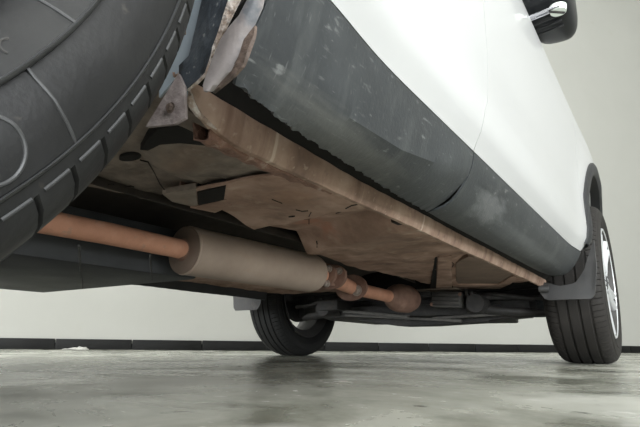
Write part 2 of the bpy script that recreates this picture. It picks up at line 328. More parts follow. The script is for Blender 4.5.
SZ = [0.41,0.46,0.55,0.63,0.75,0.86,1.06]; SYO = [0.0,-0.022,0.02,0.052,0.015,-0.025,-0.04]
def skin(name, y0, y1, sgn, ny, nz=26, lean0=0, lean1=0):
    P = []
    for i in range(ny):
        y = y0+(y1-y0)*i/(ny-1); zl = zlow(y); row = []
        for j in range(nz):
            z = zl+(ZT-zl)*(j/(nz-1))**1.25
            f = i/(ny-1); ln = (lean0*(1-f)+lean1*f)*lerp(z, SZ, SYO)
            row.append(Vector((sgn*xs(y, z), y+ln, z)))
        P.append(row)
    return surf(name, P, M['paint'], car, thick=0.004, angle=28, nref=(sgn,0,0))
GAP = 0.0010
SEAM = -1.715
def dense(name, y0, y1, sgn, n, **k): return skin(name, y0, y1, sgn, n, **k)
for sgn in (1, -1):
    dense('rear_door', -2.255, SEAM-GAP, sgn, 24, lean1=1)
    dense('front_door', SEAM+GAP, -0.505, sgn, 36, lean0=1)
    dense('front_fender', -0.500, 0.85, sgn, 130)
    dense('quarter_panel', -3.56, -2.26, sgn, 130)

# ---- rocker cladding under the doors, two pieces per side
def ridge(y):       # the sharp line where the moulding turns under
    zr = lerp(y, [-2.31,-2.22,-2.14,-2.0,-1.84,SEAM-0.01,SEAM+0.01,-0.5], [0.318,0.318,0.316,0.322,0.346,0.364,0.370,0.360])
    return (lerp(y, [-2.3,-2.1,SEAM,-0.5],[0.838,0.839,0.841,0.838]), zr)
def clad_profile(y, j, jag):
    rx, rz = ridge(y); lipz = lerp(y, [-2.3,-2.27,-2.225,-2.167,-2.086,-2.0,-1.85,-1.7,-0.7,-0.45],[0.286,0.288,0.286,0.291,0.295,0.299,0.303,0.309,0.318,0.330]); lipx = lerp(y,[-2.3,-2.27,-2.225,-2.167,-2.086,-2.0,-1.85,-1.64,-0.5],[0.825,0.818,0.81,0.80,0.79,0.78,0.767,0.756,0.752])+jag
    if j <= 6:       # lip to ridge, bulging down and out
        f = j/6; bx = lipx+(rx-lipx)*f; bz = lipz+(rz-lipz)*f; b = math.sin(PI*f)
        k_ = lerp(y,[-2.3,-2.1,-1.75],[0.002,0.004,0.008]) if y < SEAM else 0.016
        return (bx+0.30*k_*b, bz-k_*b)
    f = (j-6)/5; tx, tz = 0.8520+flare(y, 0.412), 0.408
    return (rx+(tx-rx)*f+0.002*math.sin(PI*f), rz+(tz-rz)*f)
def cladding(y0, y1, sgn, n, torn):
    P = []
    jag = 0
    for i in range(n):
        y = y0+(y1-y0)*i/(n-1)
        if torn: jag = 0.0018*math.sin(i*0.7)+rng.uniform(-0.0022,0.0022)
        P.append([Vector((sgn*px, y-(0.020*max(0,1-(y-y0)/0.05)*lerp(j,[0,3,6,11],[0.6,1.0,0.8,0]) if torn else 0), pz)) for j, (px, pz) in enumerate(clad_profile(y, j, jag if j == 0 else 0) for j in range(12))])
    o = surf('door_cladding', P, M['clad'], car, thick=0.004, angle=34, nref=(sgn,0,-0.3))
    return o
for sgn in (1, -1):
    c_ = cladding(-2.292, SEAM-0.002, sgn, 150, sgn == 1)
    if sgn == 1: c_['label'] = 'scratched grey rear door cladding with a torn lower edge'
    cladding(SEAM+0.002, -0.492, sgn, 40, False)

# ---- wheel arch trims and liners
def arch_trim(yc, sgn, a0, a1):
    P = []
    n = 64
    for i in range(n+1):
        a = a0+(a1-a0)*i/n; row = []
        for r_, dx in ((0.530,-0.004),(0.527,0.012),(0.517,0.018),(0.500,0.021),(0.482,0.019),(0.472,0.010),(0.470,-0.03)):
            if yc < -1: r_ -= 0.030
            y = yc+r_*math.cos(a); z = RW+r_*math.sin(a)
            row.append(Vector((sgn*(lerp(max(z,0.415),PZ,PX)*taper(y)+dx+0.006), y, z)))
        P.append(row)
    return surf('arch_trim', P, M['trim'], car, thick=0.003, nref=(sgn,0,0))
def arch_liner(yc, sgn, a0, a1):
    P = []; RL = 0.475
    for i in range(41):
        a = a0+(a1-a0)*i/40
        P.append([Vector((sgn*x, yc+RL*math.cos(a), RW+RL*math.sin(a))) for x in (0.50,0.60,0.70,0.78,0.84)])
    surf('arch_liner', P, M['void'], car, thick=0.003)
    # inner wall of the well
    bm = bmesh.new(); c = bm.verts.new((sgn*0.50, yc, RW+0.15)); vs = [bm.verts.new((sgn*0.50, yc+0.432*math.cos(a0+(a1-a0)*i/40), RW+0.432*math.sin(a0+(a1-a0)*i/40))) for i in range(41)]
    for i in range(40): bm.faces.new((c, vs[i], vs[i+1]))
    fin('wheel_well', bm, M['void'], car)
for sgn in (1, -1):
    arch_trim(0, sgn, 0.05, PI-0.17)
    arch_trim(Z0, sgn, 0.18 if sgn == 1 else 0.05, PI-0.05)
    arch_liner(0, sgn, 0.25, PI-0.30)
    arch_liner(Z0, sgn, 0.20, PI-0.05)

# ---- sills (pinch-weld boxes) under the cladding
def sill(sgn):
    P = []; Q = []; n = 140; y0, y1 = -2.272, -0.40
    for i in range(n):
        y = y0+(y1-y0)*i/(n-1); e = 0.0004*math.sin(i*1.3)+0.0006*math.sin(i*0.17)
        zb = 0.297+e+lerp(y,[-2.272,-2.252,-2.239,-2.215,-2.19,-2.17],[0.050,0.034,0.020,0.008,0.002,0]); t = lerp(y,[-2.24,-2.15,-1.9,-0.4],[0.040,0.036,0.030,0.026])-lerp(y,[-2.272,-2.252,-2.239,-2.215,-2.19,-2.17],[0.044,0.031,0.019,0.008,0.002,0])
        prof = [(0.690,zb+0.075),(0.698,zb+0.035),(0.7005,zb+0.006),(0.7025,zb),(0.7075,zb),(0.7095,zb+0.004),(0.714,zb+t*0.6),(0.716,zb+t)]
        P.append([Vector((sgn*a, y, b)) for a, b in prof])
        Q.append([Vector((sgn*a, y, b)) for a, b in [(0.7158,zb+t-0.001),(0.728,zb+t+0.014),(0.760,zb+t+0.034),(0.800,zb+t+0.060)]])
    surf('sill_upper', Q, M['void'], car, thick=0.003)  # near-black stands for underseal and the shade below the cladding
    return surf('sill', P, M['sill'] if sgn == 1 else M['tank'], car, thick=0.003, angle=30)
tube('seam_edge', [(0.7055+0.0004*math.sin(k*0.9), -1.99+1.55*k/60, 0.2968+0.0005*math.sin(k*1.7)) for k in range(61)], [0.0016+0.0007*math.sin(k*2.3) for k in range(61)], M['seam_edge'], car, 8)
for sgn in (1, -1):
    s_ = sill(sgn)
    if sgn == 1: s_['label'] = 'brown dirt-streaked steel sill with seam flange'

# ---- bare end of the sill in the rear wheel well
bm = bmesh.new()
tube_bm(bm, [at(191,84,x=0.716), at(187.5,88,x=0.717), at(188.5,96,x=0.716), at(192,105,x=0.714), at(198,114,x=0.712), at(206,121.5,x=0.710), at(216,129,x=0.709)], [0.0018,0.0036,0.0042,0.0040,0.0036,0.0030,0.0012], 12)
for v in bm.verts: v.co += Vector((rng.uniform(-1,1),rng.uniform(-1,1),rng.uniform(-1,1)))*0.0006
fin('sill_end_edge', bm, M['rustedge'], car)['label'] = 'chipped white and rust sill end'
# rusted jacking flange below the sill
P = []
for i in range(26):
    f = i/25; y = -2.218+0.27*f; x = 0.698-0.004*math.sin(f*3); wv = 0.0015*math.sin(i*2.1)+rng.uniform(-0.001,0.001)
    ww = 0.018*(1-f**3)+0.002
    P.append([Vector((x+0.006,y,0.305)), Vector((x+0.005,y,0.2915+wv+0.004*f)), Vector((x-0.004,y,0.2895-wv+0.006*f)), Vector((x-ww,y,0.296+wv)), Vector((x-ww-0.004,y,0.318))])
surf('jacking_flange', P, M['flange'], car, thick=0.002, angle=50)['label'] = 'heavily rusted red-brown jacking flange'

# ---- battered rear end of the sill, arch edge and torn flap
def patch(name, L, m, thick=0.003, label=None, sub=1):
    bm = bmesh.new(); vs = [bm.verts.new(p) for p in L]; f = bm.faces.new(vs)
    bmesh.ops.triangulate(bm, faces=[f], ngon_method='BEAUTY')
    if sub: bmesh.ops.subdivide_edges(bm, edges=bm.edges[:], cuts=2, use_grid_fill=True)
    o = fin(name, bm, m, car, angle=50); s_ = o.modifiers.new('thickness','SOLIDIFY'); s_.thickness = thick; s_.offset = 0
    if label: o['label'] = label
    return o
patch('inner_wing', [at(190,-30,y=-2.275), at(214,-30,y=-2.27), at(213,22,y=-2.268), at(192,60,y=-2.268), at(160,98,y=-2.272), at(160,40,y=-2.28)], M['inner'], label='pale blue-grey inner wing panel')
patch('arch_edge', [at(209,-30,y=-2.285), at(240,-30,y=-2.30), at(236,0,y=-2.298), at(222,32,y=-2.293), at(213,52,y=-2.289), at(205,76,y=-2.283), at(188,88,y=-2.279), at(185,102,y=-2.278), at(181,98,y=-2.278), at(180,66,y=-2.279), at(190,56,y=-2.281), at(211,24,y=-2.283)], M['lip'], label='scuffed dark grey wheel arch edge')
patch('rust_seam', [at(234,-20,y=-2.306), at(246,-20,y=-2.304), at(240,0,y=-2.302), at(226,28,y=-2.298), at(217,46,y=-2.293), at(212,58,y=-2.291), at(213,48,y=-2.293), at(221,26,y=-2.299), at(229,0,y=-2.304)], M['rustedge'], label='rust-stained tan seam along the wheel arch')
# the flap: curled sheet
rows = [((266,-14),(256,-14)),((262,8),(240,16)),((255,24),(228,30)),((248,38),(221,41)),((241,57),(214,58)),((234,71),(207,76)),((222,83),(204,86)),((212,90),(205,92))]
P = []
for (ra, la) in rows:
    row = []
    for k in range(7):
        f = k/6; u = la[0]+(ra[0]-la[0])*f; v = la[1]+(ra[1]-la[1])*f
        row.append(at(u, v, y=-2.312-0.003*math.sin(PI*f)+0.008*f))
    P.append(row)
surf('torn_flap', P, M['torn'], car, thick=0.003, off=0)['label'] = 'torn pale plastic flap curling off the wheel arch'
patch('torn_edge', [at(256,26,y=-2.320), at(255,36,y=-2.320), at(249,52,y=-2.320), at(244,66,y=-2.319), at(235,76,y=-2.318), at(214,93,y=-2.317), at(222,83,y=-2.317), at(233,71,y=-2.318), at(240,56,y=-2.319), at(245,40,y=-2.320)], M['boltdark'], 0.003, 'rust-brown torn edge beside the flap')
tube('rust_lip', [at(213,50,y=-2.291), at(210,62,y=-2.289), at(206,74,y=-2.286), at(197,83,y=-2.283), at(188,90,y=-2.280)], [0.0012,0.0015,0.0018,0.0016,0.0012], M['rustedge'], car, 8)
# triangular bracket with bolt in front of the tyre
br = prism('flap_bracket', [at(145,127,y=-2.300), at(178,73,y=-2.291), at(184,86,y=-2.289), at(185,118,y=-2.289), at(174,124,y=-2.293)], Vector((0,0.004,0)), M['rustdark'], car, 0.0008)
br['label'] = 'rusty triangular bracket with one bolt'
bm_m = mat('pinkish_rust', [(0.3,(0.135,0.105,0.098)),(0.55,(0.215,0.180,0.170)),(0.75,(0.34,0.30,0.285))], nscale=70, rough=(0.7,0.9), bump=0.3, bscale=200)
br.data.materials[0] = bm_m
hexbolt('bolt', at(171,108,y=-2.297), (0,-1,0), 0.0042, 0.004, M['boltdark'], br)

# ---- floor pans: height field with beads, a cross member and the step at the rear
def wob(x, y): return 0.0012*math.sin(x*41+y*23)+0.0010*math.sin(y*37-x*17)+0.0008*math.sin(y*71+x*63)
def zfloor(x, y):
    ax = abs(x); z = 0.334+wob(x, y)
    ya = -1.728-0.12*(ax-0.55); yb = -1.464-0.37*(ax-0.344)          # cross member between two lines
    if y < yb+0.7: z += lerp(y, [ya-0.16, ya-0.01, ya+0.02, yb-0.06, yb-0.055, yb+0.0, yb+0.12, yb+0.65], [0.0,-0.012,0.010,0.026,0.027,-0.024,-0.016,0.0])
    # shallow pocket near the sill at the front
    xr = lerp(y,[-1.15,-0.30],[0.615,0.345])                           # the pocket between frame rail and sill
    if ax > xr and y > -1.12: z += 0.010*min(1.0,(ax-xr)/0.015)*min(1.0,(y+1.12)/0.05)*max(0.0,min(1.0,(0.69-ax)/0.02))*max(0.0,min(1.0,(-0.335-y)/0.03))
    # long bead
    bx = ax-lerp(y,[-2.0,-1.0,-0.3],[0.50,0.47,0.33]); z -= 0.005*math.exp(-(bx/0.018)**2)*(1 if y > -1.36 else 0)
    return z
def inner(y): return lerp(y, [-2.02,-1.95,-1.85,-1.62,-1.45,-1.38,-1.14,-0.95,-0.65,-0.40,-0.25], [0.40,0.385,0.373,0.315,0.300,0.300,0.235,0.215,0.225,0.225,0.215])
for sgn in (1, -1):
    P = []
    for i in range(171):
        y = -1.985+1.70*i/170
        a = inner(y); yy = y-0.012*math.sin(i)*0
        row = [Vector((sgn*(a-0.02), y, 0.46)), Vector((sgn*(a-0.006), y, 0.37))]
        for j in range(31):
            x = a+(0.702-a)*j/30; row.append(Vector((sgn*x, y+0.03*(x-0.5 if i == 0 else 0), zfloor(x, y))))
        P.append(row)
    # turned-up front edge
    P.append([v+Vector((0,0.012,0.006)) for v in P[-1]]); P.append([Vector((v.x, v.y+0.006, v.z+0.09)) for v in P[-1]])
    fp = surf('floor_pan', P, M['under'], car, thick=0.004, angle=30, nref=(0,0,-1))
    fp['label'] = 'mud-brown pressed floor pan with cross member'
    # rear section, stepped up and climbing towards the axle
    P = []
    for i in range(41):
        y = -2.34+0.40*i/40
        row = []
        for j in range(33):
            x = 0.22+(0.715-0.22)*j/32
            z = 0.345 + 0.075*max(0, (-2.10-y)/0.24)**1.6*lerp(x,[0.45,0.62],[0.4,1.0]) + wob(x*1.3, y*1.2)*1.4
            z -= 0.018*math.exp(-((x-0.50)/0.045)**2-((y+2.07)/0.05)**2)+0.012*math.exp(-((x-0.62)/0.03)**2-((y+2.08)/0.07)**2); z += 0.012*math.exp(-((x-0.43)/0.02)**2-((y+2.06)/0.05)**2)
            z += 0.012*(1 if x < 0.405+0.35*(y+2.05) else 0)
            row.append(Vector((sgn*x, y, z)))
        P.append(row)
    surf('rear_floor', P, M['rear_under'], car, thick=0.003, angle=30, nref=(0,0,-1))['label'] = 'grey dusty rear floor pressing'
# open end of the frame rail
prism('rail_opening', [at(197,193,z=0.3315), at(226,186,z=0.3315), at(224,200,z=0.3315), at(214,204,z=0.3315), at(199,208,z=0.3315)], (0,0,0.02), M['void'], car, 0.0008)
prism('rail_end', [at(162,194,z=0.3325), at(196,189,z=0.3325), at(198,208,z=0.3325), at(172,202,z=0.3325)], (0,0,0.012), M['rear_under'], car, 0.001)
prism('rail_lip', [at(190,208,z=0.3300), at(214,203,z=0.3300), at(226,200,z=0.3300), at(232,206,z=0.3300), at(215,213,z=0.3300)], (0,0,0.004), M['under'], car, 0.001)
prism('well_painted_shade', [at(u,v,z=0.338) for u,v in ((140,150),(146,141),(158,129),(182,126),(204,134),(228,145),(205,146),(180,143.5),(160,145),(148,151))], (0,0,0.02), M['void'], car, 0.001)  # dark sheet standing in for the shade in the wheel well
prism('sill_gusset', [at(u,v,z=0.328) for u,v in ((170,123),(188,110),(214,131),(228,146),(205,138),(182,127))], (0,0,0.012), M['rear_under'], car, 0.001)
for L_ in ([(140,160),(148,162),(154,172),(160,184),(166,192)], [(108,184.5),(112,184),(114,184.5)], [(125,187),(131,186),(134,187)]):
    tube('panel_seam', [at(u,v,z=0.340) for u,v in L_], 0.0011, M['void'], car, 6)
# oval drain holes and slots: dark rubber plugs set in the floor
for (u, v, a_, b_) in ((228,163,0.012,0.005),(210,141,0.006,0.003),(219,143,0.006,0.003),(292,207,0.008,0.003),(307,211,0.010,0.003),(130,157,0.022,0.011)):
    p = at(u, v, z=0.344); zz = (zfloor(p.x,p.y)-0.0005) if p.y > -1.985 else 0.3432
    bm = bmesh.new(); n = 18
    tube_bm(bm, [(p.x,p.y,zz-0.001),(p.x,p.y,zz+0.004)], a_, n); bmesh.ops.scale(bm, vec=(1,b_/a_,1), space=Matrix.Translation((-p.x,-p.y,0)), verts=bm.verts)
    fin('drain_plug', bm, M['void'], car)
# dark square plug under the sill
box('sill_plug', at(401,220,z=0.318), (0.032,0.034,0.014), M['void'], car)
def on_floor(u, v):
    z = 0.33
    for _ in range(12):
        p = at(u, v, z=z); z = zfloor(p.x, p.y)
    return p+Vector((0,0,-0.0008))
def crack(L, r_=0.0012): tube('panel_seam', [on_floor(u, v) for u, v in L], r_, M['void'], car, 6)
crack([(336,213),(341,211.5),(346,208),(352,205),(364,203)])
crack([(311,212),(309,216),(309,224)], 0.0009); crack([(316,238),(317,243),(317,247)], 0.0015)
crack([(272,199),(277,201),(282,203)], 0.0008); crack([(296,209.5),(302,211),(308,210.5)], 0.001); crack([(452,262),(454,264),(452,267)], 0.0012)
# diagonal frame rail running to the engine bay, with the bracket at its front
prism('frame_rail', [at(438,257,z=0.322), at(452,256,z=0.322), at(452,289,z=0.322), at(436,289,z=0.322)], (0,0,0.05), M['under'], car, 0.003)
prism('pocket_panel', [at(u,v,z=0.330) for u,v in ((456,263),(468,257),(490,259),(514,272),(508,281),(499,286),(456,286))], (0,0,0.012), M['pocket'], car, 0.002)
prism('pocket_lip', [at(u,v,z=0.324) for u,v in ((453,285),(498,285),(506,280.5),(514,276),(517,279),(511,284),(500,289),(453,289))], (0,0,0.010), M['under'], car, 0.002)
prism('rail_gap', [at(435,258,z=0.326), at(437,256,z=0.326), at(436,290,z=0.326), at(430,288,z=0.326)], (0,0,0.03), M['void'], car, 0.001)

# ---- tunnel, upper closing panels
P = []
for i in range(40):
    y = -3.45+4.0*i/39
    P.append([Vector((x, y, z)) for x, z in ((-0.72,0.50),(-0.42,0.47),(-0.34,0.44),(-0.22,0.475),(0,0.485),(0.22,0.475),(0.34,0.44),(0.42,0.47),(0.72,0.50))])
surf('tunnel_panel', P, M['tunnel'], car, thick=0.004)
# heat-shield bulge seen above the muffler
P = []
for i in range(30):
    y = -2.30+1.9*i/29
    P.append([Vector((lerp(y,[-2.3,-1.3,-0.4],[0.12,0.12,0.0])+0.17*math.cos(t), y, 0.335+0.07*math.sin(t))) for t in np.linspace(0.05, PI-0.05, 14)])
surf('heat_shield', P, M['tunnel'], car, thick=0.002)

# ---- fuel tank on the far side
tank = prism('fuel_tank', [(-0.645,-2.30,0.225), (0.09,-2.30,0.225), (0.09,-1.645,0.228), (-0.645,-1.640,0.225)], (0,0,0.12), M['tank'], car, 0.012)
tank['label'] = 'charcoal plastic fuel tank'
tube('tank_seam', [at(u,v,z=0.2245) for u,v in ((79,246),(80,258),(80,270),(82,282),(83,288.5))], 0.0022, M['black'], tank, 8)
tube('tank_seam', [at(u,v,z=0.2245) for u,v in ((150,255),(151,268),(152,280))], 0.0018, M['black'], tank, 8)

# ---- exhaust
mA = at(184,250,z=0.28); mB = at(316,274,z=0.279)
ax = (mB-mA).normalized()
pA = at(20,217,z=0.280)
tube('exhaust_pipe', [pA-Vector((0.012,0.25,-0.02)), pA, at(110,234,z=0.28), mA+ax*0.02], 0.0225, M['rust'], car, 28)['label'] = 'rusty orange-brown exhaust pipe'
RM = 0.058
muf = tube('muffler', [mA, mA+ax*0.006, mA+ax*0.012, mB-ax*0.03, mB-ax*0.012, mB], [RM-0.004, RM+0.001, RM, RM, RM*0.93, RM*0.70], M['muffler'], car, 44, angle=30)
muf['label'] = 'long grey-brown cylindrical muffler'
bm = bmesh.new(); tube_bm(bm, [mA-ax*0.004, mA-ax*0.006, mA-ax*0.001, mA+ax*0.004], [0.026, 0.046, RM-0.001, RM-0.003], 44)
fin('end_cap', bm, M['cap'], muf)
bm = bmesh.new(); tube_bm(bm, [mA-ax*0.016, mA-ax*0.006, mA], [0.0245, 0.026, 0.031], 28); fin('pipe_collar', bm, M['rustdark'], muf)
# front pipe with two bolted flanges
fA = mB; fB = at(352,288,z=0.280); fC = at(392,297,z=0.272); fD = fC+Vector((0.03,0.30,0.0))
ax2 = (fB-fA).normalized()
tube('front_pipe', [fA-ax*0.02, fA+ax*0.05, fB, fC], [0.034, 0.027, 0.026, 0.026], M['rust'], car, 28)
def flange(c, a, R, name='pipe_flange', bolts=((1,0.2),(-1,-0.2)), br_=0.010):
    side = a.cross(Vector((0,0,1))).normalized(); upq = side.cross(a).normalized()
    bm = bmesh.new(); n = 40; rings = []
    for dd, k in ((-0.006,0.94),(-0.005,1.0),(0.005,1.0),(0.006,0.94)):
        rings.append([c+a*dd+(side*math.cos(t)*(1.55-0.0*abs(math.cos(t)))*R*k*0.9 + upq*math.sin(t)*R*k)*1.0 for t in np.linspace(0,2*PI,n,endpoint=False)])
    V = grid(bm, rings, close_v=True); bm.faces.new(V[0][::-1]); bm.faces.new(V[-1])
    f = fin(name, bm, M['rustdark'], car)
    for sx, sz in bolts:
        hexbolt('bolt', c+side*sx*R*1.05+upq*sz*R-a*0.006, -a, br_, 0.016, M['bolt'], f)
        tube('stud', [c+side*sx*R*1.05+upq*sz*R+a*0.006, c+side*sx*R*1.05+upq*sz*R+a*0.03], br_*0.55, M['rustdark'], f, 10)
    return f
flange(mB+ax*0.035, ax, 0.038, bolts=((0.75,0.45),(0.55,-0.75),(-0.8,0.5)), br_=0.0085)
flange(mB+ax*0.085, ax, 0.040, bolts=((0.8,0.4),(-0.8,-0.4)), br_=0.0085)
flange(fB-ax2*0.01, (fC-fB).normalized(), 0.050, name='exhaust_clamp', bolts=((0.55,-0.25),), br_=0.016)
a3 = (fD-fC).normalized()
tube('catalyst', [fC-a3*0.035, fC-a3*0.015, fC+a3*0.01, fC+a3*0.035, fC+a3*0.06, fC+a3*0.13, fC+a3*0.17], [0.028, 0.036, 0.050, 0.059, 0.063, 0.063, 0.05], M['rustdark'], car, 36, angle=60)['label'] = 'dark rusty catalytic converter can'
# ---- front subframe, arms and brackets
RX = lambda a: Matrix.Rotation(a, 4, 'X'); RY = lambda a: Matrix.Rotation(a, 4, 'Y'); RZ = lambda a: Matrix.Rotation(a, 4, 'Z')
prism('subframe', [(-0.46,-0.22,0.205),(0.40,-0.18,0.205),(0.50,-0.06,0.198),(0.44,0.30,0.185),(-0.40,0.30,0.185),(-0.50,-0.08,0.195)], (0,0,0.055), M['black'], car, 0.01)
prism('undertray', [at(u,v,y=0.06) for u,v in ((338,300),(340,313),(352,317),(375,322),(410,327),(440,326.5),(470,324.5),(498,323),(499,321.5),(522,319),(534,318),(534,313),(538,312),(536,300),(500,300))], (0,-0.16,0.0), M['black'], car, 0.004)
boxes('subframe_beam', [((-0.10,-0.16,0.240),(0.62,0.07,0.040),RZ(0.05)),((0.00,-0.10,0.275),(0.70,0.05,0.03)),((-0.34,-0.20,0.26),(0.12,0.30,0.05))], M['black'], car, 0.006)
grb = mat('grey_greasy_metal', [(0.3,(0.060,0.058,0.053)),(0.7,(0.13,0.125,0.112))], nscale=25, rough=(0.45,0.6), metal=0.2, bump=0.15, bscale=90)
mc_ = at(448,300,y=-0.28)
bmount = box('rack_mount', mc_, (0.135,0.06,0.070), grb, car, RY(0.05), 0.006)
for k in (-0.024, -0.006, 0.012, 0.027):
    box('mount_fin', mc_+Vector((0.0,-0.034,k)), (0.125,0.010,0.006), M['black'], bmount, RY(0.05), bev=0.001)
for dx, dz in ((-0.066,-0.02),(0.068,0.02)):
    hexbolt('bolt', mc_+Vector((dx,-0.034,dz)), (0,-1,0), 0.006, 0.010, M['rustdark'], bmount)
box('mount_plate', at(440,290,y=-0.27), (0.20,0.10,0.006), M['rear_under'], car, None, 0.002)
box('mount_lug', at(470,297,y=-0.26), (0.012,0.06,0.07), M['black'], car, RY(-0.35), 0.003)
box('mount_lug', at(477,300,y=-0.25), (0.014,0.06,0.08), M['black'], car, RY(-0.5), 0.003)
box('mount_lug', at(427,294,y=-0.30), (0.05,0.05,0.018), M['black'], car, None, 0.003)
boxes('crossbeam_lip', [(at(400,318,y=-0.2),(0.62,0.03,0.012),RY(0.06)),(at(470,316,y=-0.18),(0.36,0.03,0.014),RY(-0.05)),(at(375,314,y=-0.25),(0.36,0.03,0.016),RY(0.10))], grb, car, 0.003)
for sgn in (1, -1):
    tube('control_arm', [(sgn*0.34,-0.20,0.235),(sgn*0.44,-0.20,0.225),(sgn*0.56,-0.18,0.215),(sgn*0.70,-0.02,0.215)], [0.036,0.034,0.030,0.024], M['black'], car, 16, squash=0.62)
    tube('arm_bush', [(sgn*0.40,-0.30,0.250),(sgn*0.40,-0.20,0.250)], 0.040, M['black'], car, 20)
    tube('tie_rod', [(sgn*0.34,-0.22,0.285),(sgn*0.70,-0.12,0.275)], 0.011, M['black'], car, 10)
    tube('drive_shaft', [(sgn*0.20,-0.02,0.335),(sgn*0.30,-0.02,0.336),(sgn*0.31,-0.02,0.336),(sgn*0.62,0.0,0.345),(sgn*0.63,0.0,0.345),(sgn*0.70,0.0,0.345)], [0.05,0.05,0.014,0.014,0.045,0.045], M['black'], car, 16)
    tube('strut', [(sgn*0.66,0.02,0.40),(sgn*0.60,0.03,0.80)], [0.03,0.027], M['black'], car, 14)
    tube('anti_roll_bar', [(sgn*0.0,-0.13,0.305),(sgn*0.40,-0.16,0.300),(sgn*0.48,-0.20,0.29),(sgn*0.62,-0.16,0.27)], 0.011, M['black'], car, 10)
boxes('engine_sump', [((0.05,0.14,0.27),(0.42,0.36,0.16)),((-0.28,0.12,0.30),(0.28,0.30,0.18))], M['black'], car, 0.03)
boxes('toe_panel', [((0.0,-0.16,0.42),(1.30,0.02,0.20),RX(-0.5)),((0.0,0.34,0.50),(1.10,0.02,0.36))], M['void'], car, 0.004)
# rear axle beam and springs (mostly hidden by the near tyre)
tube('axle_beam', [(-0.66,Z0+0.02,0.33),(-0.5,Z0+0.10,0.32),(0.5,Z0+0.10,0.32),(0.66,Z0+0.02,0.33)], 0.045, M['black'], car, 16)
for sgn in (1,-1): tube('trailing_arm', [(sgn*0.64,Z0+0.03,0.33),(sgn*0.58,Z0+0.24,0.34),(sgn*0.55,Z0+0.42,0.37)], [0.04,0.035,0.03], M['black'], car, 14, squash=0.7)

# ---- front mud flaps
def mudflap(sgn):
    P = []
    # outline in the plane behind the wheel: inner top, outer top following the arch
    for i in range(15):
        f = i/14; x = 0.700+(0.905-0.700)*f
        top = (0.05 if sgn < 0 and f < 0.7 else 0)+lerp(f, [0,0.35,0.62,0.78,0.88,1.0], [0.315,0.292,0.300,0.345,0.40,0.46])
        bot = lerp(f, [0,0.04,0.12,0.86,0.93,1.0], [0.270,0.250,0.240,0.240,0.258,0.36])
        yb = -0.440-0.028*math.sin(f*PI)*0.3
        P.append([Vector((sgn*x, yb-0.012*(1-k/5)*0+0.012*(k/5), bot+(top-bot)*k/5)) for k in range(6)])
    surf('mud_flap', P, M['mudflap'] if sgn == 1 else M['black'], car, thick=0.007, off=0)
for sgn in (1, -1): mudflap(sgn)
tube('flap_fixing', [(0.70,-0.46,0.285),(0.735,-0.455,0.283)], 0.013, M['mudflap'], car, 16)

# ---- wheels
def tyre_profile():     # (radius, half-width offset) from inner bead round to outer bead
    half = [(0.232,0.076),(0.240,0.084),(0.252,0.0935),(0.266,0.1025),(0.2765,0.1075),(0.278,0.1050),(0.292,0.1085),(0.304,0.1065),(0.3135,0.1035),(0.3165,0.1000),(0.322,0.0985),(0.330,0.0930),(0.3365,0.0845),(0.3405,0.0750)]
    return half
def tyre(name, c, sgn, m, wide=1.0, pitches=88):
    half = tyre_profile(); prof = []; kind = []
    for r_, x in half: prof.append((r_, x)); kind.append(1 if r_ > 0.328 else 0)
    tread = [(0.3425,0.064),(0.3425,0.060),(0.336,0.0585),(0.336,0.0525),(0.3440,0.051),(0.3445,0.024),(0.337,0.0225),(0.337,0.0165),(0.345,0.015)]
    for r_, x in tread: prof.append((r_, x)); kind.append(2 if x > 0.059 else 3)
    full = prof+[(r_, -x) for r_, x in prof[::-1]]; kk = kind+kind[::-1]
    sub = (0.0, 0.30, 0.64, 0.80, 0.86, 0.94)     # groove between .80 and .94
    bm = bmesh.new(); P = []
    for p in range(pitches):
        for q, sfr in enumerate(sub):
            a = 2*PI*(p+sfr)/pitches; row = []
            for (r_, x), kd in zip(full, kk):
                r3 = r_+(0.003 if kd == 3 else 0); aa = a; x3 = x
                if kd in (1, 2) and q == 4: r3 = r_-(0.0055 if r_ > 0.325 else 0.001); x3 = x-math.copysign(0.003, x) if kd == 1 else x
                if kd == 2: aa = a+0.008
                zz = -math.cos(aa)*r3
                if zz < -0.3425: zz = -0.3425                   # flattened where it stands on the floor
                row.append(Vector((x3*wide, math.sin(aa)*r3, zz)))
            P.append(row)
    grid(bm, P, close_u=True)
    bmesh.ops.transform(bm, matrix=Matrix.Translation((c[0],c[1],0.3430)), verts=bm.verts)
    return fin(name, bm, m, car, angle=24)
